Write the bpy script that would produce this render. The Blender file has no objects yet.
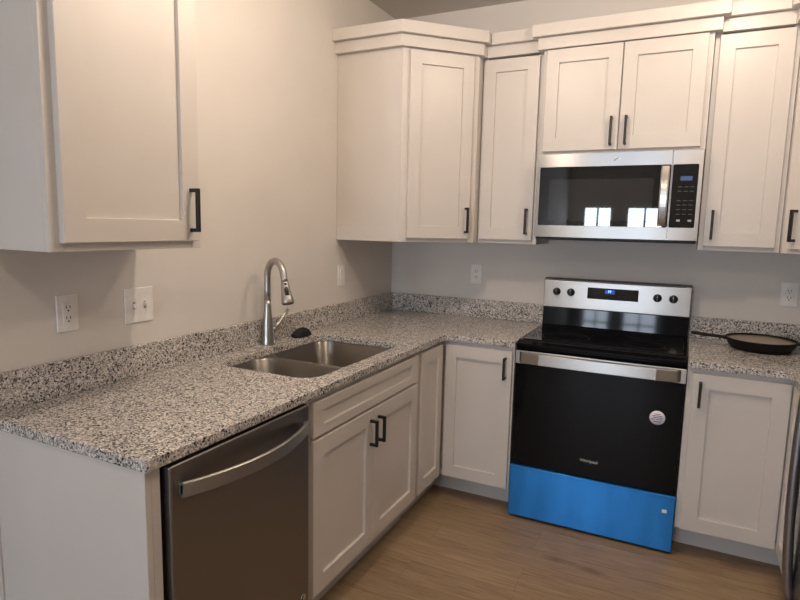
import bpy, bmesh, math, random
from mathutils import Vector, Matrix
random.seed(7)
S = bpy.context.scene
COL = S.collection
PI = math.pi

# ------------------------------------------------------------------ camera
CAM_LOC = Vector((1.7438, -3.4012, 1.4624))
YAW, PITCH, ROLL, FPX = 0.4581, -0.1297, 0.0218, 575.8
fw = Vector((-math.sin(YAW)*math.cos(PITCH), math.cos(YAW)*math.cos(PITCH), math.sin(PITCH)))
rt = Vector((math.cos(YAW), math.sin(YAW), 0))
up = rt.cross(fw)
r2 = rt*math.cos(ROLL) + up*math.sin(ROLL)
u2 = -rt*math.sin(ROLL) + up*math.cos(ROLL)
cam = bpy.data.cameras.new('camera'); cam.sensor_width = 36; cam.lens = FPX*36/800
cam.clip_start = .02
camo = bpy.data.objects.new('camera', cam); COL.objects.link(camo)
M4 = Matrix((( r2.x, u2.x, -fw.x, CAM_LOC.x), (r2.y, u2.y, -fw.y, CAM_LOC.y), (r2.z, u2.z, -fw.z, CAM_LOC.z), (0,0,0,1)))
camo.matrix_world = M4
S.camera = camo

# ------------------------------------------------------------------ world, light, exposure
W = bpy.data.worlds.new('world'); S.world = W; W.use_nodes = True
W.node_tree.nodes['Background'].inputs[0].default_value = (.62, .78, 1, 1)
W.node_tree.nodes['Background'].inputs[1].default_value = 1.0
S.view_settings.view_transform = 'Standard'
S.view_settings.look = 'None'
S.view_settings.gamma = 1
S.view_settings.use_curve_mapping = False
S.view_settings.exposure = 0.34
WARM = (1.0, .82, .67)
DAY = (.74, .85, 1.0)
CEIL = 2.74
XR = 2.826
YF = -7.0
LAMPS = [(1.90, -1.15, 15), (.85, -1.85, 23), (1.70, -3.60, 11)]   # flush-mount ceiling lamps: x, y, watts
# windows in the wall behind the camera: x0, x1, z0, z1, watts
WINS = [(.20, .68, .80, 1.84, 27), (.85, 1.42, .80, 1.84, 32)]

# ------------------------------------------------------------------ materials
def nodes(name):
    m = bpy.data.materials.new(name); m.use_nodes = True
    nt = m.node_tree; b = nt.nodes['Principled BSDF']
    return m, nt, b
def N(nt, t, **kw):
    n = nt.nodes.new(t)
    for k, v in kw.items():
        if k.startswith('i_'):
            key = k[2:]
            n.inputs[int(key) if key.isdigit() else key.replace('_', ' ')].default_value = v
        else: setattr(n, k, v)
    return n
def L(nt, a, b): nt.links.new(a, b)
def coords(nt, scale=(1,1,1), kind='Object'):
    tc = N(nt, 'ShaderNodeTexCoord'); mp = N(nt, 'ShaderNodeMapping'); mp.inputs['Scale'].default_value = scale
    L(nt, tc.outputs[kind], mp.inputs[0]); return mp.outputs[0]
def ramp(nt, fac, stops, interp='LINEAR'):
    r = N(nt, 'ShaderNodeValToRGB'); e = r.color_ramp; e.interpolation = interp
    while len(e.elements) > 1: e.elements.remove(e.elements[-1])
    e.elements[0].position = stops[0][0]; e.elements[0].color = (*stops[0][1], 1)
    for p, c in stops[1:]:
        x = e.elements.new(p); x.color = (*c, 1)
    L(nt, fac, r.inputs[0]); return r.outputs[0]
def bump(nt, b, h, strength=.1, dist=.001):
    n = N(nt, 'ShaderNodeBump'); n.inputs['Strength'].default_value = strength; n.inputs['Distance'].default_value = dist
    L(nt, h, n.inputs['Height']); L(nt, n.outputs[0], b.inputs['Normal'])

def paint(name, col, rough=.5, tex=.08, scale=160, dist=.0008):
    m, nt, b = nodes(name)
    v = coords(nt)
    n = N(nt, 'ShaderNodeTexNoise', i_Scale=scale, i_Detail=3.0); L(nt, v, n.inputs['Vector'])
    n2 = N(nt, 'ShaderNodeTexNoise', i_Scale=3.0, i_Detail=2.0); L(nt, v, n2.inputs['Vector'])
    c = ramp(nt, n2.outputs[0], [(.3, tuple(x*.97 for x in col)), (.7, tuple(min(1, x*1.02) for x in col))])
    L(nt, c, b.inputs['Base Color']); b.inputs['Roughness'].default_value = rough
    bump(nt, b, n.outputs[0], tex, dist); return m
def plain(name, col, rough=.5, metal=0, **kw):
    m, nt, b = nodes(name)
    v = coords(nt); n = N(nt, 'ShaderNodeTexNoise', i_Scale=40.0, i_Detail=2.0); L(nt, v, n.inputs['Vector'])
    c = ramp(nt, n.outputs[0], [(.3, tuple(x*.95 for x in col)), (.7, tuple(min(1, x*1.04) for x in col))])
    L(nt, c, b.inputs['Base Color'])
    b.inputs['Roughness'].default_value = rough; b.inputs['Metallic'].default_value = metal
    for k, x in kw.items(): b.inputs[k.replace('_', ' ')].default_value = x
    return m
def brushed(name, col, rough=.28, along='x', strength=.25, smear=None):
    """fine parallel brushing: lines run along one axis, so reflections smear across it"""
    m, nt, b = nodes(name)
    sc = {'x': (9, 2600, 2600), 'y': (2600, 9, 2600), 'z': (2600, 2600, 9)}[along]
    v = coords(nt, sc)
    n = N(nt, 'ShaderNodeTexNoise', i_Scale=1.0, i_Detail=1.0); L(nt, v, n.inputs['Vector'])
    c = ramp(nt, n.outputs[0], [(.2, tuple(x*.96 for x in col)), (.8, tuple(min(1, x*1.03) for x in col))])
    L(nt, c, b.inputs['Base Color']); b.inputs['Metallic'].default_value = 1
    b.inputs['Roughness'].default_value = rough
    if strength: bump(nt, b, n.outputs[0], strength, .0002)
    if smear:      # brushing direction is fixed on the sheet: highlights stretch across it
        b.inputs['Anisotropic'].default_value = .9
        cx = N(nt, 'ShaderNodeCombineXYZ'); 
        for i, q in enumerate(smear): cx.inputs[i].default_value = q
        L(nt, cx.outputs[0], b.inputs['Tangent'])
    return m
def emis(name, col, strength, base=(.01,.01,.01)):
    m, nt, b = nodes(name)
    b.inputs['Base Color'].default_value = (*base, 1)
    b.inputs['Emission Color'].default_value = (*col, 1); b.inputs['Emission Strength'].default_value = strength
    return m

def granite():
    m, nt, b = nodes('granite')
    v = coords(nt)
    nz = N(nt, 'ShaderNodeTexNoise', i_Scale=70.0, i_Detail=3.0); L(nt, v, nz.inputs['Vector'])
    mx = N(nt, 'ShaderNodeVectorMath', operation='SCALE'); mx.inputs['Scale'].default_value = .012
    L(nt, nz.outputs['Color'], mx.inputs[0])
    ad = N(nt, 'ShaderNodeVectorMath', operation='ADD'); L(nt, v, ad.inputs[0]); L(nt, mx.outputs[0], ad.inputs[1])
    vo = N(nt, 'ShaderNodeTexVoronoi', i_Scale=215.0); L(nt, ad.outputs[0], vo.inputs['Vector'])
    sep = N(nt, 'ShaderNodeSeparateColor'); L(nt, vo.outputs['Color'], sep.inputs[0])
    cl = N(nt, 'ShaderNodeTexNoise', i_Scale=22.0, i_Detail=3.0); L(nt, v, cl.inputs['Vector'])
    ma = N(nt, 'ShaderNodeMath', operation='MULTIPLY_ADD'); ma.inputs[1].default_value = .55; ma.inputs[2].default_value = -.25
    L(nt, cl.outputs[0], ma.inputs[0])
    su = N(nt, 'ShaderNodeMath', operation='ADD'); L(nt, sep.outputs[0], su.inputs[0]); L(nt, ma.outputs[0], su.inputs[1])
    c = ramp(nt, su.outputs[0], [(0, (.035,.034,.035)), (.12, (.13,.128,.126)), (.22, (.32,.305,.295)), (.34, (.54,.515,.49)), (.54, (.80,.77,.735)), (.86, (.47,.44,.415))], 'CONSTANT')
    vf = N(nt, 'ShaderNodeTexVoronoi', i_Scale=420.0); L(nt, ad.outputs[0], vf.inputs['Vector'])
    s2 = N(nt, 'ShaderNodeSeparateColor'); L(nt, vf.outputs['Color'], s2.inputs[0])
    c2 = ramp(nt, s2.outputs[0], [(0, (.10,.095,.095)), (.10, (.55,.52,.49)), (.6, (1,1,1))], 'CONSTANT')
    mm = N(nt, 'ShaderNodeMix', data_type='RGBA', blend_type='MULTIPLY'); mm.inputs[0].default_value = .55
    L(nt, c, mm.inputs[6]); L(nt, c2, mm.inputs[7]); L(nt, mm.outputs[2], b.inputs['Base Color'])
    b.inputs['Roughness'].default_value = .22
    return m

def floor_mat():
    m, nt, b = nodes('wood_plank_floor')
    v = coords(nt)
    br = N(nt, 'ShaderNodeTexBrick'); br.offset = .37; br.offset_frequency = 2
    br.inputs['Scale'].default_value = 1; br.inputs['Mortar Size'].default_value = .0008
    br.inputs['Brick Width'].default_value = 1.22; br.inputs['Row Height'].default_value = .178
    br.inputs['Color1'].default_value = (.355,.25,.152,1); br.inputs['Color2'].default_value = (.305,.212,.127,1); br.inputs['Mortar'].default_value = (.21,.143,.085,1)
    L(nt, v, br.inputs['Vector'])
    # each plank shifts the grain
    mp = N(nt, 'ShaderNodeMapping'); mp.inputs['Scale'].default_value = (1.6, 16, 1); L(nt, v, mp.inputs[0])
    of = N(nt, 'ShaderNodeVectorMath', operation='MULTIPLY_ADD'); of.inputs[1].default_value = (40, 40, 0)
    L(nt, br.outputs['Color'], of.inputs[0]); L(nt, mp.outputs[0], of.inputs[2])
    g = N(nt, 'ShaderNodeTexNoise', i_Scale=2.2, i_Detail=7.0, i_Roughness=.65, i_Distortion=.6); L(nt, of.outputs[0], g.inputs['Vector'])
    gc = ramp(nt, g.outputs[0], [(.26, (.42,.38,.34)), (.42, (.80,.78,.76)), (.58, (1.0,1.0,1.0)), (.78, (1.22,1.22,1.22))])
    mm = N(nt, 'ShaderNodeMix', data_type='RGBA', blend_type='MULTIPLY'); mm.inputs[0].default_value = .85
    L(nt, br.outputs['Color'], mm.inputs[6]); L(nt, gc, mm.inputs[7])
    mp2 = N(nt, 'ShaderNodeMapping'); mp2.inputs['Scale'].default_value = (5, 150, 1); L(nt, v, mp2.inputs[0])
    of2 = N(nt, 'ShaderNodeVectorMath', operation='MULTIPLY_ADD'); of2.inputs[1].default_value = (30, 30, 0)
    L(nt, br.outputs['Color'], of2.inputs[0]); L(nt, mp2.outputs[0], of2.inputs[2])
    g2 = N(nt, 'ShaderNodeTexNoise', i_Scale=1.0, i_Detail=4.0, i_Roughness=.6, i_Distortion=.4); L(nt, of2.outputs[0], g2.inputs['Vector'])
    gc2 = ramp(nt, g2.outputs[0], [(.30, (.62,.59,.56)), (.5, (.98,.98,.98)), (.7, (1.14,1.14,1.14))])
    m2 = N(nt, 'ShaderNodeMix', data_type='RGBA', blend_type='MULTIPLY'); m2.inputs[0].default_value = .8
    L(nt, mm.outputs[2], m2.inputs[6]); L(nt, gc2, m2.inputs[7]); mm = m2
    # knots
    mk = N(nt, 'ShaderNodeMapping'); mk.inputs['Scale'].default_value = (2.2, 5.0, 1); L(nt, v, mk.inputs[0])
    kv = N(nt, 'ShaderNodeTexVoronoi', i_Scale=1.0); L(nt, mk.outputs[0], kv.inputs['Vector'])
    kc = ramp(nt, kv.outputs['Distance'], [(.0, (.38,.32,.28)), (.09, (.75,.72,.7)), (.16, (1,1,1))])
    m3 = N(nt, 'ShaderNodeMix', data_type='RGBA', blend_type='MULTIPLY'); m3.inputs[0].default_value = .8
    L(nt, mm.outputs[2], m3.inputs[6]); L(nt, kc, m3.inputs[7])
    L(nt, m3.outputs[2], b.inputs['Base Color'])
    b.inputs['Roughness'].default_value = .45
    bump(nt, b, g.outputs[0], .12, .001)
    return m

def glass(name, tint=(1,1,1), rough=0.0):
    m, nt, b = nodes(name)
    b.inputs['Base Color'].default_value = (*tint, 1); b.inputs['Transmission Weight'].default_value = 1
    b.inputs['Roughness'].default_value = rough; b.inputs['IOR'].default_value = 1.45
    return m

M = dict(
    wall=paint('wall_paint', (.69,.655,.615), .75, .10, 220, .001),
    ceiling=paint('ceiling_paint', (.64,.61,.57), .85, .2, 150, .002),
    cab=paint('cabinet_paint', (.63,.59,.55), .36, .05, 90, .0006),
    granite=granite(), floor=floor_mat(),
    steel=brushed('brushed_stainless', (.43,.415,.395), .33, 'x', 0, (.03,.02,1)),
    steel_m=brushed('microwave_stainless', (.33,.318,.303), .30, 'x', 0, (.03,.02,1)),
    steel_y=brushed('brushed_stainless_lengthwise', (.42,.405,.385), .40, 'y', 0),
    steel_z=brushed('brushed_stainless_upright', (.52,.505,.485), .24, 'z', .05),
    slate=brushed('dark_fingerprint_proof_stainless', (.27,.25,.235), .40, 'z', 0),
    slateb=brushed('dark_handle_steel', (.36,.36,.385), .36, 'z', 0),
    sinksteel=brushed('sink_stainless', (.36,.335,.305), .38, 'y', 0, (.03,.02,1)),
    nickel=brushed('brushed_nickel', (.47,.455,.435), .36, 'z', 0),
    satin=brushed('satin_stainless', (.40,.385,.365), .42, 'y', 0),
    chrome=plain('polished_edge', (.8,.79,.78), .12, 1),
    blackm=plain('black_metal', (.012,.011,.010), .42, .2),
    blackglass=plain('black_glass', (.006,.006,.007), .015, 0, IOR=1.6),
    window=plain('oven_window_glass', (.024,.024,.025), .02, 0, IOR=1.6),
    ovenglass=plain('oven_door_glass', (.004,.004,.005), .07, 0, IOR=1.30),
    cooktop=plain('cooktop_glass', (.004,.004,.005), .06, 0, IOR=1.38),
    blackpl=plain('black_plastic', (.013,.013,.013), .35),
    enamel=plain('black_enamel', (.005,.005,.006), .05, 0, IOR=1.24),
    dark=plain('shadow_gap_black', (.008,.008,.008), .6),
    ringink=plain('burner_print', (.018,.018,.019), .15),
    bluefilm=None,
    white=plain('white_plastic', (.82,.79,.77), .35),
    whitehole=plain('slot_black', (.02,.02,.02), .5),
    sticker=plain('sticker_paper', (.85,.82,.88), .5),
    ink=plain('sticker_ink', (.13,.14,.28), .5),
    logoink=plain('silver_logo', (.70,.69,.68), .4),
    print=plain('grey_print', (.38,.38,.38), .4),
    dimprint=plain('faint_key_print', (.045,.045,.047), .4),
    blueled=emis('blue_display', (.25,.5,1), 2.5), bluebg=emis('blue_display_glow', (.02,.09,.6), .6),
    dimblue=emis('dim_blue_screen', (.10,.2,.5), .30),
    iron=plain('cast_iron', (.006,.0055,.005), .5, 0, IOR=1.3), liner=plain('tan_liner', (.36,.29,.21), .25),
    sponge=plain('black_foam', (.005,.005,.005), .8),
    trim=plain('white_trim', (.72,.71,.69), .45),
    pane=glass('window_pane'),
    led=emis('led_lens', (1,.78,.55), 6, (.8,.8,.8)),
    fridge=brushed('refrigerator_stainless', (.30,.30,.32), .22, 'z', .03),
)
def blue_film():
    m, nt, b = nodes('blue_protective_film')
    v = coords(nt, (6, 6, 1.2)); n = N(nt, 'ShaderNodeTexNoise', i_Scale=1.5, i_Detail=3.0); L(nt, v, n.inputs['Vector'])
    c = ramp(nt, n.outputs[0], [(.3, (.017,.165,.47)), (.7, (.03,.24,.65))])
    L(nt, c, b.inputs['Base Color']); b.inputs['Metallic'].default_value = .7; b.inputs['Roughness'].default_value = .36; b.inputs['Anisotropic'].default_value = .85
    cx = N(nt, 'ShaderNodeCombineXYZ'); cx.inputs[0].default_value = .03; cx.inputs[2].default_value = 1; L(nt, cx.outputs[0], b.inputs['Tangent'])
    bump(nt, b, n.outputs[0], .08, .004)
    return m
M['bluefilm'] = blue_film()

# ------------------------------------------------------------------ mesh helpers
def new(): return bmesh.new()
def box(bm, x0, x1, y0, y1, z0, z1, bev=0.0, seg=2):
    r = bmesh.ops.create_cube(bm, size=1.0)
    vs = r['verts']
    for v in vs:
        v.co = Vector(((x0+x1)/2 + v.co.x*(x1-x0), (y0+y1)/2 + v.co.y*(y1-y0), (z0+z1)/2 + v.co.z*(z1-z0)))
    if bev > 0:
        es = list({e for v in vs for e in v.link_edges})
        bmesh.ops.bevel(bm, geom=es, offset=bev, segments=seg, affect='EDGES', profile=.5)
    return bm
def prism(bm, poly, axis, a, b_):
    """poly: list of 2D points; axis 'z': (x,y)->z a..b ; 'x': (y,z) ; 'y': (x,z)"""
    def P(p, t):
        return {'z': (p[0], p[1], t), 'x': (t, p[0], p[1]), 'y': (p[0], t, p[1])}[axis]
    lo = [bm.verts.new(P(p, a)) for p in poly]; hi = [bm.verts.new(P(p, b_)) for p in poly]
    n = len(poly)
    f = [bm.faces.new(lo), bm.faces.new(hi)]
    for i in range(n): f.append(bm.faces.new((lo[i], lo[(i+1) % n], hi[(i+1) % n], hi[i])))
    bmesh.ops.recalc_face_normals(bm, faces=f)
    return bm
def tube(bm, pts, radii, n=16, cap=True, flat=None):
    """swept circle; flat=(a,b) scales the section"""
    pts = [Vector(p) for p in pts]
    if not isinstance(radii, (list, tuple)): radii = [radii]*len(pts)
    rings = []; prev = None
    for i, p in enumerate(pts):
        t = (pts[min(i+1, len(pts)-1)] - pts[max(i-1, 0)]).normalized()
        if prev is None:
            ref = Vector((0,0,1)) if abs(t.z) < .9 else Vector((1,0,0))
            u = t.cross(ref).normalized()
        else: u = (prev - t*prev.dot(t)).normalized()
        prev = u; w = t.cross(u)
        rings.append([bm.verts.new(p + (u*math.cos(2*PI*k/n) + w*math.sin(2*PI*k/n))*radii[i]) for k in range(n)])
    fs = []
    for a, b_ in zip(rings, rings[1:]):
        for k in range(n): fs.append(bm.faces.new((a[k], a[(k+1) % n], b_[(k+1) % n], b_[k])))
    if cap: fs.append(bm.faces.new(rings[0])); fs.append(bm.faces.new(rings[-1]))
    bmesh.ops.recalc_face_normals(bm, faces=fs)
    for f in fs:
        if len(f.verts) == 4: f.smooth = True
    return bm
def lathe(bm, prof, c=(0,0,0), n=48, axis='z', smooth=True):
    """prof: (r, h) from first to last"""
    rings = []
    for r, h in prof:
        ring = []
        for k in range(n):
            a = 2*PI*k/n; x, y = r*math.cos(a), r*math.sin(a)
            co = {'z': (x, y, h), 'y': (x, -h, y), 'x': (h, x, y)}[axis]
            ring.append(bm.verts.new(Vector(co)+Vector(c)))
        rings.append(ring)
    fs = []
    for a, b_ in zip(rings, rings[1:]):
        for k in range(n): fs.append(bm.faces.new((a[k], a[(k+1) % n], b_[(k+1) % n], b_[k])))
    closed = max(abs(prof[0][0]-prof[-1][0]), abs(prof[0][1]-prof[-1][1])) < 1e-9
    if prof[0][0] > 1e-6 and not closed: fs.append(bm.faces.new(rings[0]))
    if prof[-1][0] > 1e-6 and not closed: fs.append(bm.faces.new(rings[-1]))
    bmesh.ops.remove_doubles(bm, verts=[v for r in rings for v in r], dist=1e-7)
    fs = [f for f in fs if f.is_valid]
    bmesh.ops.recalc_face_normals(bm, faces=fs)
    if smooth:
        for f in fs: f.smooth = len(f.verts) <= 4
    return bm
def rrect(x0, x1, y0, y1, r, n=8):
    out = []
    for cx, cy, a0 in ((x1-r, y1-r, 0), (x0+r, y1-r, PI/2), (x0+r, y0+r, PI), (x1-r, y0+r, 1.5*PI)):
        for k in range(n+1):
            a = a0 + PI/2*k/n; out.append((cx+r*math.cos(a), cy+r*math.sin(a)))
    return out
def fill(bm, loops, z0, z1):
    """slab with holes"""
    es = []
    for lp in loops:
        vs = [bm.verts.new((x, y, z0)) for x, y in lp]
        es += [bm.edges.new((vs[i], vs[(i+1) % len(vs)])) for i in range(len(vs))]
    r = bmesh.ops.triangle_fill(bm, use_beauty=True, use_dissolve=False, edges=es)
    fs = [g for g in r['geom'] if isinstance(g, bmesh.types.BMFace)]
    ex = bmesh.ops.extrude_face_region(bm, geom=fs)
    for v in [g for g in ex['geom'] if isinstance(g, bmesh.types.BMVert)]: v.co.z = z1
    bmesh.ops.recalc_face_normals(bm, faces=bm.faces[:])
    return bm
def fillet(poly, i, r, n=6):
    """replace vertex i with an arc"""
    p = Vector(poly[i]); a = (Vector(poly[i-1])-p).normalized(); b_ = (Vector(poly[(i+1) % len(poly)])-p).normalized()
    ang = a.angle(b_); d = r/math.tan(ang/2); c = p + (a+b_).normalized()*(r/math.sin(ang/2))
    s, e = p+a*d, p+b_*d
    a0 = math.atan2((s-c).y, (s-c).x); a1 = math.atan2((e-c).y, (e-c).x)
    while a1-a0 > PI: a1 -= 2*PI
    while a1-a0 < -PI: a1 += 2*PI
    arc = [(c.x+r*math.cos(a0+(a1-a0)*k/n), c.y+r*math.sin(a0+(a1-a0)*k/n)) for k in range(n+1)]
    return poly[:i]+arc+poly[i+1:]
def band(bm, path, inn, out, z0, z1):
    """board standing along a 2D path (outward is to the right of travel), mitred"""
    def off(d):
        res = []
        n = len(path)
        for i in range(n):
            p = Vector(path[i]); ds = []
            if i > 0: ds.append((p-Vector(path[i-1])).normalized())
            if i < n-1: ds.append((Vector(path[i+1])-p).normalized())
            ns = [Vector((t.y, -t.x)) for t in ds]
            if len(ns) == 1: res.append(p+ns[0]*d)
            else:
                m_ = (ns[0]+ns[1]).normalized(); res.append(p+m_*(d/m_.dot(ns[0])))
        return res
    o, i_ = off(out), off(-inn)
    poly = [tuple(p) for p in o] + [tuple(p) for p in reversed(i_)]
    nn = len(path)
    lo = [bm.verts.new((x, y, z0)) for x, y in poly]; hi = [bm.verts.new((x, y, z1)) for x, y in poly]
    fs = []; m_ = len(poly)
    for k in range(nn-1):
        a, b_, c, d = k, k+1, m_-2-k, m_-1-k
        fs.append(bm.faces.new([lo[q] for q in (a, b_, c, d)])); fs.append(bm.faces.new([hi[q] for q in (a, b_, c, d)]))
    for k in range(m_): fs.append(bm.faces.new((lo[k], lo[(k+1) % m_], hi[(k+1) % m_], hi[k])))
    bmesh.ops.recalc_face_normals(bm, faces=fs)
    return bm

def obj(name, bm, mat, parent=None, loc=None, bevel=0, solid=0, smooth=False):
    me = bpy.data.meshes.new(name); bm.to_mesh(me); bm.free()
    me.materials.append(M[mat] if isinstance(mat, str) else mat)
    if smooth:
        for p in me.polygons: p.use_smooth = True
    o = bpy.data.objects.new(name, me); COL.objects.link(o)
    if parent is not None: o.parent = parent
    if loc is not None: o.location = loc
    if bevel:
        md = o.modifiers.new('edge', 'BEVEL'); md.width = bevel; md.segments = 2; md.limit_method = 'ANGLE'; md.angle_limit = math.radians(40)
    if solid:
        md = o.modifiers.new('sheet', 'SOLIDIFY'); md.thickness = solid; md.offset = -1
    return o
def thing(name, label, cat, loc=(0,0,0), rot=0, group=None):
    o = bpy.data.objects.new(name, None); COL.objects.link(o); o.empty_display_size = .1
    o.location = loc; o.rotation_euler = (0, 0, rot); o['label'] = label; o['category'] = cat
    if group: o['group'] = group
    return o
def struct(name, bm, mat, parent=None):
    o = obj(name, bm, mat, parent)
    if parent is None: o['kind'] = 'structure'
    return o
def text(name, body, size, mat, parent, loc, rot=(PI/2,0,0), ext=.0006, align='CENTER'):
    cu = bpy.data.curves.new(name, 'FONT'); cu.body = body; cu.size = size; cu.extrude = ext; cu.align_x = align; cu.align_y = 'CENTER'
    t = bpy.data.objects.new(name+'_tmp', cu); COL.objects.link(t)
    dg = bpy.context.evaluated_depsgraph_get()
    me = bpy.data.meshes.new_from_object(t.evaluated_get(dg))
    bpy.data.objects.remove(t); bpy.data.curves.remove(cu)
    me.name = name; me.materials.clear(); me.materials.append(M[mat])
    o = bpy.data.objects.new(name, me); COL.objects.link(o); o.parent = parent; o.location = loc; o.rotation_euler = rot
    return o

# ------------------------------------------------------------------ room shell
XW = 5.2          # far side wall of the living area behind the camera
YJ = -2.75        # where the kitchen's short side wall ends
bm = new(); box(bm, -.12, XW+.12, YF-.12, .12, -.1, 0); struct('floor', bm, 'floor')
bm = new(); box(bm, -.12, XW+.12, YF-.12, .12, CEIL, CEIL+.1); struct('ceiling', bm, 'ceiling')
bm = new(); box(bm, -.12, 0, YF, 0, 0, CEIL); struct('wall_left', bm, 'wall')
bm = new(); box(bm, -.12, XR+.12, 0, .12, 0, CEIL); struct('wall_back', bm, 'wall')
bm = new(); prism(bm, [(XR, 0), (XR+.12, 0), (XR+.12, YJ-.12), (XR, YJ-.12)], 'z', 0, CEIL); struct('wall_right', bm, 'wall')
bm = new(); box(bm, XR+.12, XW, YJ-.12, YJ, 0, CEIL); struct('wall_return', bm, 'wall')
bm = new(); box(bm, XW, XW+.12, YF, YJ, 0, CEIL); struct('wall_side', bm, 'wall')
# wall behind the camera with three window openings
bm = new()
xs = sorted({-.12, XW+.12} | {w[0] for w in WINS} | {w[1] for w in WINS})
for a, b_ in zip(xs, xs[1:]):
    w = next((w for w in WINS if w[0] == a and w[1] == b_), None)
    if w: box(bm, a, b_, YF-.12, YF, 0, w[2]); box(bm, a, b_, YF-.12, YF, w[3], CEIL)
    else: box(bm, a, b_, YF-.12, YF, 0, CEIL)
struct('wall_front', bm, 'wall')
for i, (x0, x1, z0, z1, pw) in enumerate(WINS):
    bm = new(); t = .045
    box(bm, x0, x0+t, YF-.10, YF-.03, z0, z1, .003); box(bm, x1-t, x1, YF-.10, YF-.03, z0, z1, .003)
    box(bm, x0+t, x1-t, YF-.10, YF-.03, z0, z0+t, .003); box(bm, x0+t, x1-t, YF-.10, YF-.03, z1-t, z1, .003)
    zc = z0 + (z1-z0)*.5
    box(bm, x0+t, x1-t, YF-.085, YF-.045, zc-.016, zc+.016, .003)
    box(bm, (x0+x1)/2-.014, (x0+x1)/2+.014, YF-.085, YF-.045, z0+t, z1-t, .003)
    o = struct('window_%d' % (i+1), bm, 'trim')
    bm = new(); box(bm, x0+t, x1-t, YF-.118, YF-.114, z0+t, z1-t); struct('window_pane', bm, 'pane', o)
    bm = new(); box(bm, x0-.03, x1+.03, YF-.02, YF+.03, z0-.03, z0, .004); struct('window_sill', bm, 'trim', o)
    la = bpy.data.lights.new('window_daylight', 'AREA'); la.shape = 'RECTANGLE'; la.size = x1-x0-2*t; la.size_y = z1-z0-2*t
    la.energy = pw; la.color = DAY
    lo = bpy.data.objects.new('window_daylight', la); COL.objects.link(lo)
    lo.location = ((x0+x1)/2, YF-.105, (z0+z1)/2); lo.rotation_euler = (PI/2, 0, 0)
    lo.rotation_euler = Vector((0, -1, 0)).to_track_quat('Z', 'Y').to_euler()   # faces into the room
for nm, args in (('baseboard_left', (0, .014, YF, -2.52, 0, .10)), ('baseboard_front', (0, XW, YF, YF+.014, 0, .10)), ('baseboard_right', (XR-.014, XR, YJ, -2.32, 0, .10))):
    bm = new(); box(bm, *args, .002); struct(nm, bm, 'trim')
for i, (x, y, pw) in enumerate(LAMPS):
    t = thing('ceiling_light', 'round flush-mount ceiling light with a frosted glass dome', 'ceiling light', (x, y, CEIL), 0, 'flush-mount ceiling lights')
    bm = new(); lathe(bm, [(0, -.0005), (.15, -.0005), (.155, -.006), (.155, -.028), (.148, -.032), (0, -.032)], n=48); obj('base', bm, 'nickel', t)
    bm = new(); lathe(bm, [(.140, -.0325), (.140, -.040), (.128, -.070), (.095, -.098), (.05, -.113), (0, -.118)], n=48); obj('glass_dome', bm, 'led', t)
    la = bpy.data.lights.new('bulb', 'POINT'); la.shadow_soft_size = .045; la.energy = pw; la.color = WARM
    lo = bpy.data.objects.new('bulb', la); COL.objects.link(lo); lo.location = (x, y, CEIL-.17)

# ------------------------------------------------------------------ cabinet builders (local: x along the face, -y outward, wall at y = 0)
def shaker(w, h, t=.02, st=.063, rail=.065, rec=.011):
    bm = new(); e = .0022
    def rect(ix, iz, y): return [bm.verts.new((a, y, b_)) for a, b_ in ((ix, iz), (w-ix, iz), (w-ix, h-iz), (ix, h-iz))]
    L_ = [rect(0, 0, 0), rect(0, 0, -t+e), rect(e, e, -t), rect(st, rail, -t), rect(st+.0015, rail+.0015, -t+rec), ]
    fs = [bm.faces.new(L_[0]), bm.faces.new(L_[-1])]
    for a, b_ in zip(L_, L_[1:]):
        for k in range(4): fs.append(bm.faces.new((a[k], a[(k+1) % 4], b_[(k+1) % 4], b_[k])))
    bmesh.ops.recalc_face_normals(bm, faces=fs); return bm
def pull(parent, x, z, length=.136, horiz=False, y=-.02):
    bm = new(); b_, so = .0115, .036
    h = length/2
    poly = [(0, -h), (-so, -h), (-so, h), (0, h), (0, h-b_), (-so+b_, h-b_), (-so+b_, -h+b_), (0, -h+b_)]
    prism(bm, poly, 'x', -b_/2, b_/2)
    return obj('handle', bm, 'blackm', parent, (x, y, z), bevel=.0012)
def door(parent, x0, x1, z0, z1, yf, handle=None, name='door', st=.063, rail=.065, rot=None):
    """handle: ('l'|'r', z centre)"""
    o = obj(name, shaker(x1-x0, z1-z0, .02, st, rail), 'cab', parent, (x0, yf, z0))
    if rot is not None: o.rotation_euler = (0, 0, rot)
    if handle:
        hx = .031 if handle[0] == 'l' else (x1-x0)-.031
        pull(o, hx, handle[1]-z0, .136 if z1 > 1.2 or parent['label'].find('wall') >= 0 else .110)
    return o
def frame(parent, w, yb, z0, z1, st=.038, mid=None, midrail=None, t=.019, top=.04, bot=.03):
    """face frame standing in front of the carcass, front at yb - t"""
    bm = new(); a, b_ = yb-t, yb
    box(bm, 0, st, a, b_, z0, z1, .0012, 1); box(bm, w-st, w, a, b_, z0, z1, .0012, 1)
    box(bm, st, w-st, a, b_, z0, z0+bot, .0008, 1); box(bm, st, w-st, a, b_, z1-top, z1, .0008, 1)
    if mid: box(bm, mid-.02, mid+.02, a, b_, z0+bot, z1-top)
    if midrail: box(bm, st, w-st, a, b_, midrail-.02, midrail+.02)
    return obj('face_frame', bm, 'cab', parent)
def crown(parent, path, z0=2.352, zm=2.410, z1=2.468, lower=None):
    bm = new(); band(bm, lower or path, .016, .028, z0, zm-.0005); band(bm, path, .016, .054, zm, z1)
    return obj('crown_molding', bm, 'cab', parent, bevel=.0015)

UB, UT = 1.374, 2.40     # underside and top of the wall cabinets
DZ0, DZ1 = 1.394, 2.342  # their doors

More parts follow.
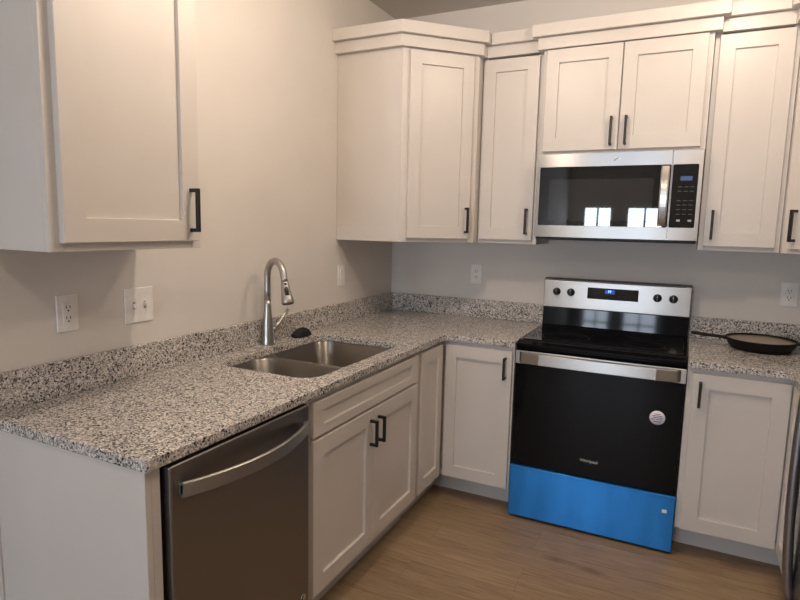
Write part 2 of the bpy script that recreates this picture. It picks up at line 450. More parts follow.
# wall cabinet by the camera, on the sink wall
t = thing('wall_cabinet', 'single-door white wall cabinet hung alone above the outlet on the sink wall', 'cabinet', (0, -2.488, UB), PI/2)
w, d = .506, .305
bm = new(); box(bm, 0, w, -d+.019, -.001, 0, UT-UB, .0012, 1); obj('carcass', bm, 'cab', t)
frame(t, w, -d+.019, 0, UT-UB)
door(t, .027, w-.026, DZ0-UB+.003, DZ1-UB, -d, ('r', 1.494-UB))
crown(t, [(0, -.001), (0, -d), (w, -d), (w, -.001)], 2.352-UB, 2.41-UB, 2.468-UB)

# diagonal corner wall cabinets
def diag(pts, name, label, loc, hinge, mirror=False):
    """pts: world plan of the carcass from wall to wall"""
    t = thing(name, label, 'cabinet', loc)
    P = [(x-loc[0], y-loc[1]) for x, y in pts]
    bm = new(); prism(bm, P, 'z', 0, UT-UB); obj('carcass', bm, 'cab', t, bevel=.0012)
    return t, P
A, B = (.385, -.68), (.69, -.375)
t, P = diag([(.001, -.68), A, B, (.69, -.001), (.001, -.001)], 'corner_wall_cabinet', 'diagonal white wall cabinet across the room corner over the granite by the sink', (.001, -.001, UB), 0)
fr = [(0, -.679), (A[0]-.001, A[1]+.001), (B[0]-.001, B[1]+.001), (B[0]-.001, -.330)]
crown(t, fr, 2.352-UB, 2.41-UB, 2.468-UB)
dl = math.hypot(B[0]-A[0], B[1]-A[1])
def diag_front(t, a, ang, dl, hs, offs=.038):
    c, s = math.cos(ang), math.sin(ang); out = (s, -c)
    # face frame lies flush on the diagonal
    bm = new()
    f = .004
    for x0, x1, z0, z1 in ((0, .044, 0, UT-UB), (dl-.032, dl, 0, UT-UB), (.044, dl-.032, 0, .03), (.044, dl-.032, .92, UT-UB)):
        box(bm, x0, x1, -f, 0, z0, z1, .001, 1)
    ff = obj('face_frame', bm, 'cab', t, (a[0], a[1], 0)); ff.rotation_euler = (0, 0, ang)
    x0, x1 = offs, offs+.357
    o = obj('door', shaker(x1-x0, DZ1-DZ0), 'cab', t, (a[0]+c*x0+out[0]*.0045, a[1]+s*x0+out[1]*.0045, DZ0-UB)); o.rotation_euler = (0, 0, ang)
    hx = .031 if hs == 'l' else (x1-x0)-.026
    pull(o, hx, 1.494-DZ0)
diag_front(t, (A[0]-.001, A[1]+.001), PI/4, dl, 'r')

# narrow wall cabinet between the corner and the microwave
t = thing('wall_cabinet', 'narrow white wall cabinet between the diagonal corner cabinet and the microwave', 'cabinet', (.692, 0, UB))
w, d = .329, .305
bm = new(); box(bm, 0, w, -d+.019, -.001, 0, UT-UB, .001, 1); obj('carcass', bm, 'cab', t)
frame(t, w, -d+.019, 0, UT-UB, .03)
door(t, .012, w-.022, DZ0-UB, DZ1-UB, -d, ('r', 1.494-UB))
crown(t, [(.0545, -d), (w-.0530, -d)], 2.352-UB, 2.41-UB, 2.468-UB, [(.0265, -d), (w-.0270, -d)])

# deeper wall cabinet over the microwave
t = thing('wall_cabinet', 'short two-door white wall cabinet directly above the microwave', 'cabinet', (1.023, 0, 1.838))
w, d, zb = .764, .345, 1.838
bm = new(); box(bm, 0, w, -d+.019, -.001, 0, UT-zb, .001, 1); obj('carcass', bm, 'cab', t)
frame(t, w, -d+.019, 0, UT-zb, .03, mid=w/2, bot=.02)
door(t, .018, w/2-.0025, 1.85-zb, DZ1-zb+.006, -d, ('r', 1.936-zb))
door(t, w/2+.0025, w-.022, 1.85-zb, DZ1-zb+.006, -d, ('l', 1.936-zb))
crown(t, [(0, -.30), (0, -d), (w, -d), (w, -.30)], 2.352-zb, 2.41-zb, 2.468-zb)

# tall wall cabinet on the other side of the microwave
t = thing('wall_cabinet', 'single-door white wall cabinet above the frying pan, beside the microwave', 'cabinet', (1.790, 0, UB))
w, d = .329, .305
bm = new(); box(bm, 0, w, -d+.019, -.001, 0, UT-UB, .001, 1); obj('carcass', bm, 'cab', t)
frame(t, w, -d+.019, 0, UT-UB, .03)
door(t, .020, w-.020, DZ0-UB, DZ1-UB, -d, ('l', 1.494-UB))
crown(t, [(.0520, -d), (w-.0530, -d)], 2.352-UB, 2.41-UB, 2.468-UB, [(.0260, -d), (w-.0270, -d)])

# second diagonal corner cabinet
B2, A2 = (2.121, -.375), (2.426, -.68)
t, P = diag([(2.121, -.001), B2, A2, (XR-.001, -.68), (XR-.001, -.001)], 'corner_wall_cabinet', 'diagonal white wall cabinet cut off at the photo edge, above the outlet by the pan', (2.121, -.001, UB), 0)
crown(t, [(0, -.329), (0, B2[1]+.001), (A2[0]-2.121, A2[1]+.001), (XR-.001-2.121, -.679)], 2.352-UB, 2.41-UB, 2.468-UB)
diag_front(t, (0, B2[1]+.001), -PI/4, dl, 'l')

# ------------------------------------------------------------------ base cabinets
CT0, CT1 = .875, .905     # worktop underside / top
YLC = -2.517              # free end of the sink run
t = thing('end_panel', 'white finished end panel closing the granite run beside the dishwasher', 'cabinet panel', (.001, -2.503, 0))
bm = new(); box(bm, .0262, .636, 0, .018, 0, CT0-.001, .001, 1); obj('side', bm, 'cab', t)
bm = new(); box(bm, .617, .636, .0182, .044, 0, CT0-.001, .0008, 1); obj('front_stile', bm, 'cab', t)
bm = new(); box(bm, 0, .026, -.006, .018, 0, CT0-.001, .001, 1); obj('scribe_strip', bm, 'cab', t)

# dishwasher
t = thing('dishwasher', 'stainless dishwasher with bowed bar handle under the granite', 'dishwasher', (0, -2.456, 0), PI/2)
w = .594
bm = new(); box(bm, .004, w-.004, -.60, -.03, .02, .868, .003); obj('tub', bm, 'dark', t)
bm = new(); box(bm, .006, w-.006, -.56, -.602, .0, .10, .002); obj('toe_panel', bm, 'blackpl', t)
bm = new(); box(bm, .012, w, -.655, -.604, .105, .862, .006, 3); dd = obj('door', bm, 'slate', t)
bm = new()
n = 25; pts = []
for k in range(n):
    u = k/(n-1); x = .036 + u*(w-.062); y = -.668 - .058*math.sin(PI*u)**.85
    pts.append((x, y))
h = .0205; zc = .797
rows = []
for x, y in pts:
    rows.append([bm.verts.new((x, y+a, zc+b_)) for a, b_ in ((.005, h-.002), (.002, h), (-.003, h), (-.006, h-.003), (-.006, -h+.003), (-.003, -h), (.002, -h), (.005, -h+.002))])
fs = []
for a, b_ in zip(rows, rows[1:]):
    for k in range(8): fs.append(bm.faces.new((a[k], a[(k+1) % 8], b_[(k+1) % 8], b_[k])))
fs.append(bm.faces.new(rows[0])); fs.append(bm.faces.new(rows[-1]))
for x in (pts[0][0]+.006, pts[-1][0]-.006): box(bm, x-.006, x+.006, -.672, -.6555, zc-.014, zc+.014, .002)
bmesh.ops.recalc_face_normals(bm, faces=bm.faces[:])
o = obj('handle', bm, 'satin', dd); o['label'] = 'bowed stainless bar handle'
bm = new(); lathe(bm, [(0, .0003), (.013, .0003), (.013, .0022), (.0105, .0026), (.010, .0018), (0, .0018)], (w-.036, -.655, .185), 32, 'y'); bd = obj('badge', bm, 'chrome', dd)
bm = new(); tube(bm, [(w-.036+.0065*math.cos(a)*(.35+a/7), -.6575, .185+.0065*math.sin(a)*(.35+a/7)) for a in [q*.35 for q in range(15)]], .0009, 6); obj('badge_swirl', bm, 'blackm', bd)

# sink base cabinet
t = thing('base_cabinet', 'white sink base cabinet with two doors under a false drawer front', 'cabinet', (0, -1.858, 0), PI/2)
w, d = .912, .63
bm = new(); box(bm, 0, .018, -d+.019, -.02, .131, CT0-.001); box(bm, w-.018, w, -d+.019, -.02, .131, CT0-.001); box(bm, .018, w-.018, -d+.019, -.02, .131, .149); box(bm, .018, w-.018, -.03, -.02, .149, CT0-.03); obj('carcass', bm, 'cab', t)
frame(t, w, -d+.019, .131, CT0-.001, .035, midrail=.722)
bm = new(); box(bm, 0, w, -.562, -.55, 0, .130); obj('toe_kick', bm, 'cab', t)
door(t, .030, w/2+.0045, .135, .716, -d, ('r', .622))
door(t, w/2+.0075, w-.022, .135, .716, -d, ('l', .622))
obj('drawer_front', shaker(w-.052, .853-.727, .02, .063, .036), 'cab', t, (.030, -d, .727))

# corner base cabinets with a door on each face
def corner_base(label, sx, xo):
    """sx=+1: corner at x=xo growing to +x; -1: mirrored"""
    t = thing('corner_base_cabinet', label, 'cabinet', (xo, 0, 0))
    X_ = lambda x: sx*x
    RL = .944 if sx > 0 else .905; RW_ = 1.021 if sx > 0 else 1.036
    bm = new(); prism(bm, [(X_(.02), -RL), (X_(.611), -RL), (X_(.611), -.611), (X_(RW_), -.611), (X_(RW_), -.02), (X_(.02), -.02)], 'z', .131, CT0-.001); obj('carcass', bm, 'cab', t)
    # face frames
    bm = new()
    def fb(x0, x1, y0, y1, z0, z1): box(bm, min(X_(x0), X_(x1)), max(X_(x0), X_(x1)), y0, y1, z0, z1, .0008, 1)
    fb(.612, .63, -RL, -RL+.039, .131, CT0-.001); fb(.612, .63, -RL+.039, -.612, .131, .16); fb(.612, .63, -RL+.039, -.612, .83, CT0-.001)
    fb(RW_-.039, RW_, -.63, -.612, .131, CT0-.001); fb(.6305, RW_-.039, -.63, -.612, .131, .16); fb(.6305, RW_-.039, -.63, -.612, .83, CT0-.001)
    obj('face_frame', bm, 'cab', t)
    bm = new(); band(bm, [(X_(.556), -RL), (X_(.556), -.508), (X_(RW_), -.508)] if sx > 0 else [(X_(RW_), -.508), (X_(.556), -.508), (X_(.556), -RL)], .012, 0, 0, .130); obj('toe_kick', bm, 'cab', t)
    if sx > 0:
        door(t, .660, 1.012, .135, .853, -.63, ('r', .765), st=.06)
        o = obj('door', shaker(.268, .718, .02, .055), 'cab', t, (.63, -.928, .135)); o.rotation_euler = (0, 0, PI/2)
    else:
        door(t, -1.014, -.652, .135, .853, -.63, ('l', .765), st=.066)
        o = obj('door', shaker(.188, .718, .02, .055), 'cab', t, (-.63, -.66, .135)); o.rotation_euler = (0, 0, -PI/2)
    return t
corner_base('white corner base cabinet with two doors in the inner corner beside the range', 1, 0)
corner_base('white corner base cabinet beneath the frying pan, between range and refrigerator', -1, XR)

# ------------------------------------------------------------------ granite worktops
SX0, SX1, SY0, SY1 = .118, .578, -1.738, -.998      # sink cut-out
def cutout(g=0):
    return rrect(SX0-g, SX1+g, SY0-g, SY1+g, .080+g, 10)
t = thing('countertop', 'speckled grey granite countertop with the sink cut into it', 'countertop', (0, 0, CT0))
poly = [(.001, YLC), (.660, YLC), (.660, -.660), (1.0265, -.660), (1.0265, -.001), (.001, -.001)]
poly = fillet(poly, 2, .045)
bm = new(); fill(bm, [poly, cutout()], 0, CT1-CT0); obj('slab', bm, 'granite', t, bevel=.003)
bm = new(); box(bm, .001, .021, YLC, -.0215, .0302, .141, .002); obj('backsplash', bm, 'granite', t)
bm = new(); box(bm, .001, 1.0265, -.021, -.001, .0302, .141, .002); obj('backsplash', bm, 'granite', t)
t = thing('countertop', 'speckled grey granite countertop carrying the frying pan', 'countertop', (XR, 0, CT0))
poly = [(-.001, -.001), (1.789-XR, -.001), (1.789-XR, -.660), (-.660, -.660), (-.660, -.912), (-.001, -.912)]
poly = fillet(poly, 3, .045)
bm = new(); fill(bm, [poly], 0, CT1-CT0); obj('slab', bm, 'granite', t, bevel=.003)
bm = new(); box(bm, 1.789-XR, -.001, -.021, -.001, .0302, .141, .002); obj('backsplash', bm, 'granite', t)
bm = new(); box(bm, -.021, -.001, -.912, -.0215, .0302, .141, .002); obj('backsplash', bm, 'granite', t)

# ------------------------------------------------------------------ sink
SZ = CT0-.001
t = thing('sink', 'stainless double-bowl undermount sink below the faucet', 'sink', (0, 0, SZ))
YD = -1.428
b1 = (SX0-.006, SX1+.006, SY0-.006, YD-.012); b2 = (SX0-.006, SX1+.006, YD+.012, SY1+.006)
def bowl_loops(b, r=.095):
    return rrect(*b, r, 10)
# shared rim: flange with two holes, divider slightly lowered by a rounded web
bm = new(); fill(bm, [rrect(SX0-.03, SX1+.03, SY0-.03, SY1+.03, .14, 10), rrect(*b1, .086, 10), rrect(*b2, .086, 10)], -.0025, -.0002); obj('rim', bm, 'sinksteel', t)
for b in (b1, b2):
    bm = new(); rings = []
    for dz, ins, r in ((-.0005, 0, .086), (-.006, .003, .086), (-.10, .010, .084), (-.165, .016, .082), (-.183, .024, .079), (-.194, .042, .072), (-.198, .07, .055), (-.203, .13, .03)):
        x0, x1, y0, y1 = b
        rings.append([bm.verts.new((x, y, dz)) for x, y in rrect(x0+ins, x1-ins, y0+ins, y1-ins, r, 10)])
    fs = []
    for a, c in zip(rings, rings[1:]):
        k_ = len(a)
        for k in range(k_): fs.append(bm.faces.new((a[k], a[(k+1) % k_], c[(k+1) % k_], c[k])))
    fs.append(bm.faces.new(rings[-1]))
    bmesh.ops.recalc_face_normals(bm, faces=fs)
    bmesh.ops.reverse_faces(bm, faces=fs)
    bo = obj('bowl', bm, 'sinksteel', t, smooth=True)
    cx, cy = (b[0]+b[1])/2, (b[2]+b[3])/2
    bm = new(); lathe(bm, [(0, -.2025), (.026, -.2025), (.028, -.1985), (.050, -.1975), (.055, -.2015), (.055, -.2025), (.03, -.2035), (0, -.2035)], (cx, cy, 0), 36); obj('drain', bm, 'chrome', bo)

# ------------------------------------------------------------------ faucet
FX, FY = .060, -1.345
t = thing('faucet', 'brushed nickel gooseneck pull-down faucet behind the sink', 'faucet', (FX, FY, CT1+.0006))
bm = new(); lathe(bm, [(0, 0), (.029, 0), (.0295, .004), (.0275, .02), (.0265, .06), (.0245, .10), (.020, .135), (.0165, .16), (.0151, .185), (.0151, .205), (0, .205)], n=40); obj('body', bm, 'nickel', t)
phi = math.radians(-24); dx, dy = math.cos(phi), math.sin(phi)
R_ = .077; zt = .312
pts = [(0, 0, .20), (0, 0, .25), (0, 0, zt)]
for k in range(1, 19):
    a = PI*k/18*.93
    pts.append((dx*(R_-R_*math.cos(a)), dy*(R_-R_*math.cos(a)), zt + R_*math.sin(a)*.98))
q_ = (Vector(pts[-1])-Vector(pts[-2])).normalized()*.014; pts += [tuple(Vector(pts[-1])+q_), tuple(Vector(pts[-1])+q_*2)]
bm = new(); tube(bm, pts, .0150, 20); obj('spout', bm, 'nickel', t)
e = Vector(pts[-1]); tdir = (Vector(pts[-1])-Vector(pts[-2])).normalized()
bm = new()
seg = [(0, .0152), (.004, .0170), (.012, .0175), (.04, .0205), (.075, .0262), (.090, .0272), (.096, .0255)]
tube(bm, [e+tdir*s for s, r in seg], [r for s, r in seg], 24); sh = obj('spray_head', bm, 'nickel', t)
# rubber button and spray face
side = Vector((dx, dy, 0)); fr_ = (side - tdir*side.dot(tdir)).normalized(); nrm = (Vector((CAM_LOC.x-FX, CAM_LOC.y-FY, 0)).normalized()*.8 + fr_*.35); nrm = (nrm - tdir*nrm.dot(tdir)).normalized()
bm = new(); tube(bm, [e+tdir*.026+nrm*.0125, e+tdir*.036+nrm*.0150, e+tdir*.062+nrm*.0180], [.0075, .0098, .0098], 12); obj('button', bm, 'blackpl', sh)
bm = new(); tube(bm, [e+tdir*.008+nrm*.0120, e+tdir*.016+nrm*.0135], [.0068, .0068], 12); obj('button', bm, 'blackpl', sh)
bm = new(); tube(bm, [e+tdir*.0963, e+tdir*.0985], [.021, .020], 24); obj('spray_face', bm, 'blackpl', sh)
ld = Vector((.10, .99, 0)).normalized()
bm = new(); tube(bm, [ld*.018+Vector((0,0,.066)), ld*.036+Vector((0,0,.066)), ld*.050+Vector((0,0,.070))], [.0165, .0165, .014], 20)
tube(bm, [ld*.042+Vector((0,0,.070)), ld*.075+Vector((-.003,0,.090)), ld*.115+Vector((-.006,0,.124)), ld*.140+Vector((-.008,0,.146))], [.0125, .0098, .0088, .007], 14); obj('lever', bm, 'nickel', t)

# ------------------------------------------------------------------ sponge
bm = new()
bmesh.ops.create_uvsphere(bm, u_segments=28, v_segments=18, radius=1)
for v in bm.verts:
    x, y, z = v.co
    k = 1+.13*math.sin(5*x+2*y)+.08*math.sin(7*y+3*z)
    hx = .032*x*k; hy = .056*y*(1+.10*math.sin(6*x))
    hz = (.041*z*(1-.30*y*y+.15*y) if z > 0 else .006*z)
    v.co = (hx, hy, max(hz, -.004)+.004)
for f in bm.faces: f.smooth = True
o = obj('sponge', bm, 'sponge', None, (.074, -1.108, CT1+.0006)); o.rotation_euler = (0, 0, -.25)
o['label'] = 'small black rounded dish sponge lying on the granite behind the sink'; o['category'] = 'sponge'

# ------------------------------------------------------------------ electric range
RX0, RX1 = 1.0295, 1.7865; RW = RX1-RX0
t = thing('range', 'freestanding electric range with black glass oven door and blue film on its drawer', 'stove', (RX0, 0, 0))
bm = new(); box(bm, .002, RW-.002, -.615, -.012, .03, .885, .003); box(bm, .03, .07, -.58, -.54, 0, .031); box(bm, RW-.07, RW-.03, -.58, -.54, 0, .031); box(bm, .03, .07, -.10, -.06, 0, .031); box(bm, RW-.07, RW-.03, -.10, -.06, 0, .031); obj('body', bm, 'enamel', t)
# cooktop: glass in a slim black frame
bm = new(); prism(bm, [(-.622, .885), (-.012, .885), (-.012, .912), (-.600, .912), (-.618, .908), (-.640, .897), (-.640, .885)], 'x', 0, RW); ct = obj('cooktop', bm, 'enamel', t, bevel=.002)
bm = new(); box(bm, .018, RW-.018, -.592, -.105, .9122, .9155, .0012); gl = obj('glass_top', bm, 'cooktop', ct)
def ringmesh(cx, cy, r, wd=.003):
    b_ = new(); lathe(b_, [(r-wd, 0), (r, 0), (r, .0003), (r-wd, .0003), (r-wd, 0)], (cx, cy, .9156), 56); return b_
for cx, cy, rs in ((.20, -.44, (.115, .078)), (.57, -.44, (.095,)), (.20, -.20, (.075,)), (.57, -.20, (.095,)), (.385, -.19, (.055,))):
    for r in rs: obj('burner_ring', ringmesh(cx, cy, r), 'ringink', ct)
# backguard
bm = new(); prism(bm, [(-.012, .912), (-.098, .912), (-.098, .920), (-.088, 1.017), (-.012, 1.017)], 'x', .002, RW-.002); bg = obj('backguard', bm, 'enamel', t, bevel=.002)
bm = new(); prism(bm, [(-.012, 1.0172), (-.0845, 1.0172), (-.082, 1.168), (-.074, 1.177), (-.012, 1.177)], 'x', 0, RW); pn = obj('control_panel', bm, 'steel', bg, bevel=.003)
bm = new(); box(bm, 0, RW, -.072, -.012, 1.1772, 1.1815, .0015); obj('top_cap', bm, 'blackpl', bg)
slope = math.atan2(.1508, .0025); tilt = PI/2-slope
def on_panel(z): return -.0845 + (z-1.0172)/.1508*.0025
bm = new(); box(bm, 1.270-RX0, 1.533-RX0, -.003, .001, -.031, .031, .0008, 1); dsp = obj('display', bm, 'blackglass', pn, (0, on_panel(1.110)-.0005, 1.110)); dsp.rotation_euler = (-tilt, 0, 0)
bm = new(); box(bm, 1.362-RX0, 1.412-RX0, -.0036, -.0031, .002, .024); obj('clock_glow', bm, 'bluebg', dsp)
text('clock_digits', 'PF', .019, 'blueled', dsp, (1.387-RX0, -.0040, .013), ext=.0003)
for x0 in (1.290, 1.432):
    bm = new()
    for k in range(5):
        for j in range(3): box(bm, x0-RX0+k*.019, x0-RX0+k*.019+.006, -.0033, -.0031, -.022+j*.014, -.0208+j*.014)
    obj('key_print', bm, 'dimprint', dsp)
for kx in (1.102, 1.180, 1.627, 1.704):
    z = 1.107
    bm = new(); lathe(bm, [(.0, .0), (.0215, 0), (.0215, .003), (.019, .006), (.0175, .019), (.0155, .022), (0, .022)], (0, 0, 0), 32, 'y')
    box(bm, -.0042, .0042, -.028, -.018, -.017, .017, .0015)
    kn = obj('knob', bm, 'blackpl', pn, (kx-RX0, on_panel(z)-.0006, z)); kn.rotation_euler = (-tilt, 0, 0)
    bm = new(); box(bm, -.0012, .0012, -.0286, -.0281, .004, .016); obj('pointer', bm, 'print', kn)
# oven door
bm = new(); box(bm, .003, RW-.003, -.646, -.617, .283, .866, .004); od = obj('oven_door', bm, 'ovenglass', t)
bm = new(); box(bm, .12, RW-.12, -.6466, -.6461, .36, .72, .0002, 1); obj('door_window', bm, 'ovenglass', od)
bm = new(); box(bm, .0, RW, -.650, -.6465, .800, .864, .001, 1); tr = obj('trim_strip', bm, 'steel', od)
bm = new()
prism(bm, [(.020, -.6505), (.034, -.672), (.12, -.682), (RW/2, -.686), (RW-.12, -.682), (RW-.034, -.672), (RW-.020, -.6505), (RW-.045, -.6505), (RW-.052, -.663), (RW-.12, -.670), (RW/2, -.674), (.12, -.670), (.052, -.663), (.045, -.6505)], 'z', .806, .860)
obj('handle', bm, 'steel', od, bevel=.003)
text('logo', 'Whirlpool', .0195, 'logoink', od, (1.405-RX0, -.6468, .366))
bm = new(); lathe(bm, [(0, .0002), (.0325, .0002), (.0325, .0009), (0, .0009)], (1.685-RX0, -.646, .629), 40, 'y'); sk = obj('sticker', bm, 'sticker', od); sk['label'] = 'round white sticker on the black glass'
bm = new()
for z, x0, x1 in ((.646, -.013, .012), (.638, -.021, .020), (.630, -.016, .022), (.622, -.024, -.008), (.622, -.004, .021), (.612, -.013, .015)):
    box(bm, 1.685-RX0+x0, 1.685-RX0+x1, -.6473, -.6470, z-.0022, z+.0014)
obj('sticker_print', bm, 'ink', sk)
# storage drawer with blue film
bm = new(); box(bm, -.001, RW+.001, -.655, -.617, .014, .279, .004); dr = obj('drawer', bm, 'bluefilm', t); dr['label'] = 'drawer front under glossy blue protective film'
bm = new(); box(bm, -.001, RW+.001, -.660, -.6554, .2725, .2785, .001, 1); obj('film_edge', bm, 'bluefilm', dr)
bm = new(); box(bm, 1.735-RX0, 1.755-RX0, -.6562, -.6553, .196, .212, .0002, 1); obj('sticker', bm, 'sticker', dr)

# ------------------------------------------------------------------ microwave
MX0, MX1, MZ0, MZ1 = 1.0285, 1.7845, 1.402, 1.832; MW = MX1-MX0
t = thing('microwave', 'stainless over-the-range microwave with black glass door above the stove', 'microwave', (MX0, 0, MZ0))
H = MZ1-MZ0
bm = new(); box(bm, .002, MW-.002, -.366, -.002, .014, H-.001, .002); obj('body', bm, 'steel_z', t)
bm = new(); prism(bm, [(-.352, .001), (-.05, .001), (-.05, .0138), (-.378, .0138), (-.378, .008)], 'x', .004, MW-.004)
obj('vent_base', bm, 'blackpl', t, bevel=.002)
XS = .628   # split between door and control side
# door frame: steel ring round the glass
def ring_front(x0, x1, z0, z1, hx0, hx1, hz0, hz1, r):
    b_ = new(); 
    outer = rrect(x0, x1, z0, z1, .004, 3); inner = rrect(hx0, hx1, hz0, hz1, r, 5)
    fill(b_, [outer, inner], 0, .028)
    bmesh.ops.rotate(b_, verts=b_.verts[:], cent=(0,0,0), matrix=Matrix.Rotation(PI/2, 3, 'X'))
    bmesh.ops.translate(b_, verts=b_.verts[:], vec=(0, -.368, 0))
    return b_
md = obj('door', ring_front(0, XS-.0015, .016, H, .017, XS-.0016-.002, .075, H-.064, .006), 'steel_m', t, bevel=.0015)
bm = new(); box(bm, .017, XS-.004, -.392, -.370, .0745, H-.0635, .001, 1); gp = obj('door_glass', bm, 'blackglass', md)
bm = new(); box(bm, .065, XS-.075, -.3924, -.3921, .100, H-.125, .0001, 1); obj('window_screen', bm, 'window', gp)
bm = new()
hz0, hz1 = .082, H-.070
pts = []
for k in range(17):
    u = k/16; pts.append((-.400 - .028*math.sin(PI*u)**.7, hz0+u*(hz1-hz0)))
rows = [[bm.verts.new((x, y+a, z)) for x, a in ((.582, .004), (.582, -.002), (.588, -.007), (.614, -.007), (.620, -.002), (.620, .004))] for y, z in pts]
fs = []
for a, b_ in zip(rows, rows[1:]):
    for k in range(6): fs.append(bm.faces.new((a[k], a[(k+1) % 6], b_[(k+1) % 6], b_[k])))
fs += [bm.faces.new(rows[0]), bm.faces.new(rows[-1])]
for z in (hz0+.008, hz1-.008): box(bm, .591, .611, -.404, -.3925, z-.007, z+.007, .002)
bmesh.ops.recalc_face_normals(bm, faces=bm.faces[:])
obj('handle', bm, 'steel_z', md, bevel=.001)
# control side
cp = obj('control_panel', ring_front(XS+.0015, MW, .016, H, XS+.0016+.002, MW-.017, .075, H-.064, .006), 'steel_m', t, bevel=.0015)
bm = new(); box(bm, XS+.004, MW-.017, -.392, -.370, .0745, H-.0635, .001, 1); kp = obj('keypad', bm, 'blackglass', cp)
bm = new(); box(bm, XS+.038, XS+.088, -.3926, -.3921, .292, .312, .0001, 1); obj('display', bm, 'dimblue', kp)
for j in range(7):
    for k in range(3):
        if j == 2: continue
        bm = new(); box(bm, XS+.030+k*.026, XS+.046+k*.026, -.3925, -.3921, .262-j*.021, .2655-j*.021); obj('key', bm, 'dimprint', kp)
for x in (.034, .082):
    bm = new(); box(bm, XS+x, XS+x+.015, -.3925, -.3921, .104, .113); obj('key', bm, 'print', kp)
# emblem
bm = new(); c = (1.409-MX0, -.3967, H-.033)
tube(bm, [(c[0]+.013*math.cos(a)*(1-.04*a), c[1], c[2]+.0075*math.sin(a)*(1-.04*a)) for a in [q*.4 for q in range(12)]], .0010, 8)
tube(bm, [(c[0]-.012, c[1], c[2]-.009), (c[0]-.002, c[1], c[2]-.001), (c[0]+.010, c[1], c[2]+.009)], [.0012, .0016, .0008], 8)
obj('emblem', bm, 'chrome', md)

# ------------------------------------------------------------------ wall plates
def outlet(label, loc, rot):
    t = thing('outlet', label, 'outlet', loc, rot)
    bm = new(); box(bm, -.036, .036, -.006, -.0003, -.059, .059, .003, 3); pl = obj('cover_plate', bm, 'white', t)
    bm = new(); box(bm, -.017, .017, -.009, -.0062, -.034, .034, .0012); rc = obj('receptacle', bm, 'white', t)
    for zc in (.017, -.017):
        bm = new(); box(bm, -.0075, -.0050, -.0093, -.0088, zc-.001, zc+.009); obj('slot', bm, 'whitehole', rc)
        bm = new(); box(bm, .0050, .0075, -.0093, -.0088, zc-.001, zc+.008); obj('slot', bm, 'whitehole', rc)
        bm = new(); lathe(bm, [(0, .0088), (.0028, .0088), (.0028, .0093), (0, .0093)], (0, 0, zc-.008), 14, 'y'); obj('slot', bm, 'whitehole', rc)
    for zc in (.048, -.048):
        bm = new(); lathe(bm, [(0, .0061), (.003, .0061), (.0025, .0072), (0, .0074)], (0, 0, zc), 14, 'y'); obj('screw', bm, 'white', pl)
    return t
outlet('white duplex outlet on the sink wall below the lone wall cabinet', (0, -2.252, 1.162), PI/2)
outlet('white duplex outlet on the wall between sink corner and range', (.592, 0, 1.171), 0)
outlet('white duplex outlet on the wall above the frying pan', (2.218, 0, 1.160), 0)
t = thing('light_switch', 'white two-gang plate with two toggle switches near the lone wall cabinet', 'light switch', (0, -1.984, 1.158), PI/2)
bm = new(); box(bm, -.0595, .0595, -.006, -.0003, -.0625, .0625, .003, 3); pl = obj('cover_plate', bm, 'white', t)
for x in (-.023, .023):
    bm = new(); box(bm, x-.0055, x+.0055, -.0066, -.0061, -.013, .013); obj('toggle_slot', bm, 'print', pl)
    bm = new(); prism(bm, [(-.0067, -.007), (-.0067, .006), (-.020, -.006), (-.0195, -.011)] if x < 0 else [(-.0067, -.006), (-.0067, .007), (-.0195, .011), (-.020, .006)], 'x', x-.0042, x+.0042); obj('toggle', bm, 'white', t, bevel=.001)
    for z in (.030, -.030):
        bm = new(); lathe(bm, [(0, .0061), (.003, .0061), (.0025, .0070), (0, .0072)], (x, 0, z), 14, 'y'); obj('screw', bm, 'white', pl)
t = thing('light_switch', 'white single rocker switch on the sink wall under the diagonal cabinet', 'light switch', (0, -.632, 1.172), PI/2)
bm = new(); box(bm, -.036, .036, -.006, -.0003, -.059, .059, .003, 3); pl = obj('cover_plate', bm, 'white', t)
bm = new(); prism(bm, [(-.0062, -.033), (-.0062, .033), (-.0125, .033), (-.0085, 0), (-.0075, -.033)], 'x', -.0165, .0165); obj('rocker', bm, 'white', t, bevel=.001)
for z in (.048, -.048):
    bm = new(); lathe(bm, [(0, .0061), (.003, .0061), (.0025, .0070), (0, .0072)], (0, 0, z), 14, 'y'); obj('screw', bm, 'white', pl)

# ------------------------------------------------------------------ frying pan with glass lid
PXc, PYc = 2.098, -.190
t = thing('frying_pan', 'black cast iron frying pan with a tan liner, on the granite beside the range', 'pan', (PXc, PYc, CT1+.0005), 0)
t.scale = (1.12, 1.12, 1.05)
bm = new(); lathe(bm, [(0, 0), (.105, 0), (.112, .003), (.128, .030), (.134, .046), (.136, .050), (.131, .051), (.128, .046), (.121, .028), (.106, .008), (0, .007)], n=64); obj('pan_body', bm, 'iron', t)
def hdl(ang, pts, wid, thick, hole=None):
    c, s = math.cos(ang), math.sin(ang)
    b_ = new()
    rows = []
    for (r, z), w_ in zip(pts, wid):
        row = []
        for k in range(10):
            a = 2*PI*k/10
            q = w_*math.cos(a); hz = thick*math.sin(a)
            row.append(b_.verts.new((c*r - s*q, s*r + c*q, z+hz)))
        rows.append(row)
    fs = []
    for a, b2_ in zip(rows, rows[1:]):
        for k in range(10):
            f = b_.faces.new((a[k], a[(k+1) % 10], b2_[(k+1) % 10], b2_[k])); f.smooth = True; fs.append(f)
    fs += [b_.faces.new(rows[0]), b_.faces.new(rows[-1])]
    bmesh.ops.recalc_face_normals(b_, faces=fs)
    return b_
ha = PI - .03
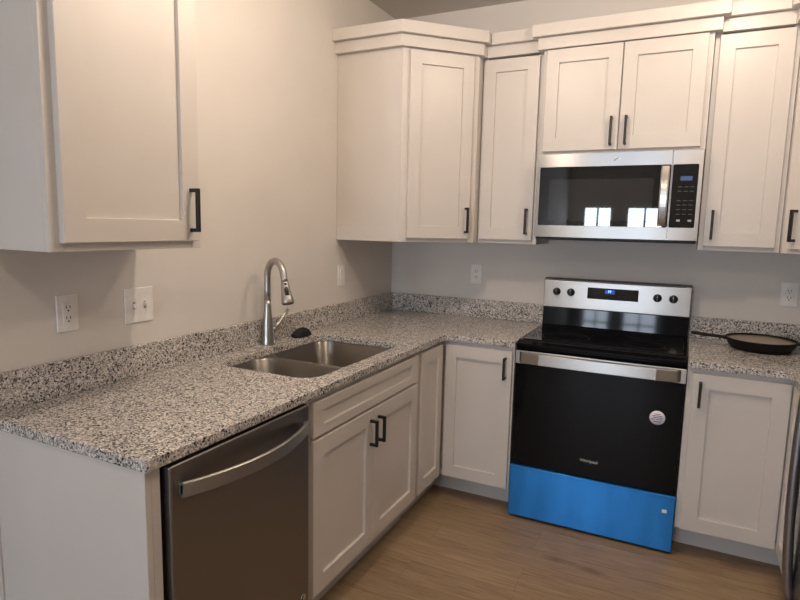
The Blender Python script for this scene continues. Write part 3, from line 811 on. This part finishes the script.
o = obj('handle', hdl(ha, [(.128, .040), (.150, .043), (.175, .044), (.215, .046), (.245, .048), (.262, .049), (.268, .049)], [.032, .020, .014, .014, .017, .014, .005], .0075), 'iron', t)
bm = new(); lathe(bm, [(0, .053), (.0055, .053), (.0055, .0555), (0, .0555)], (math.cos(ha)*.247, math.sin(ha)*.247, 0), 16); obj('hanging_hole', bm, 'dark', o)
obj('helper_handle', hdl(-.03+.05, [(.128, .041), (.145, .043), (.160, .043), (.166, .043)], [.034, .030, .022, .008], .006), 'iron', t)
bm = new(); lathe(bm, [(.1265, .0405), (.1275, .0415), (.1265, .0425), (.10, .0432), (.05, .0445), (0, .0450), (0, .0420), (.05, .0415), (.10, .0405), (.1265, .0405)], n=64); ld_ = obj('liner', bm, 'liner', t); ld_['label'] = 'tan glossy round liner lying inside the pan'

# ------------------------------------------------------------------ refrigerator (only the edge of it shows)
FY0 = -.925
t = thing('refrigerator', 'stainless refrigerator with gently bulging doors, cut off by the photo edge', 'refrigerator', (XR, FY0, 0), -PI/2)
w = .84
bm = new(); box(bm, .004, w-.004, -.600, -.03, .03, 1.70, .004); box(bm, .05, w-.05, -.56, -.10, 0, .031); obj('body', bm, 'slate', t)
prof = [(.04, .628), (.15, .634), (.30, .639), (.50, .642), (.80, .642), (1.00, .640), (1.16, .636)]
def fdoor(pr, nm):
    b_ = new()
    prism(b_, [(-d_, z) for z, d_ in pr] + [(-.604, pr[-1][0]), (-.604, pr[0][0])], 'x', 0, w)
    return obj(nm, b_, 'fridge', t, bevel=.008)
f1 = fdoor(prof, 'door'); f2 = fdoor([(1.172, .636), (1.35, .634), (1.55, .631), (1.705, .628)], 'freezer_door')
bm = new(); box(bm, .01, w-.01, -.625, -.602, .006, .036, .002); obj('base_grille', bm, 'blackpl', t)
for par, z0, z1, d_ in ((f1, .10, 1.13, .640), (f2, 1.19, 1.52, .633)):
    bm = new(); tube(bm, [(.040, -d_+.006 - .034*math.sin(PI*u)**.5, z0+u*(z1-z0)) for u in [k/28 for k in range(29)]], .0170, 16)
    o = obj('handle', bm, 'slateb', par); o['label'] = 'dark bowed bar handle'
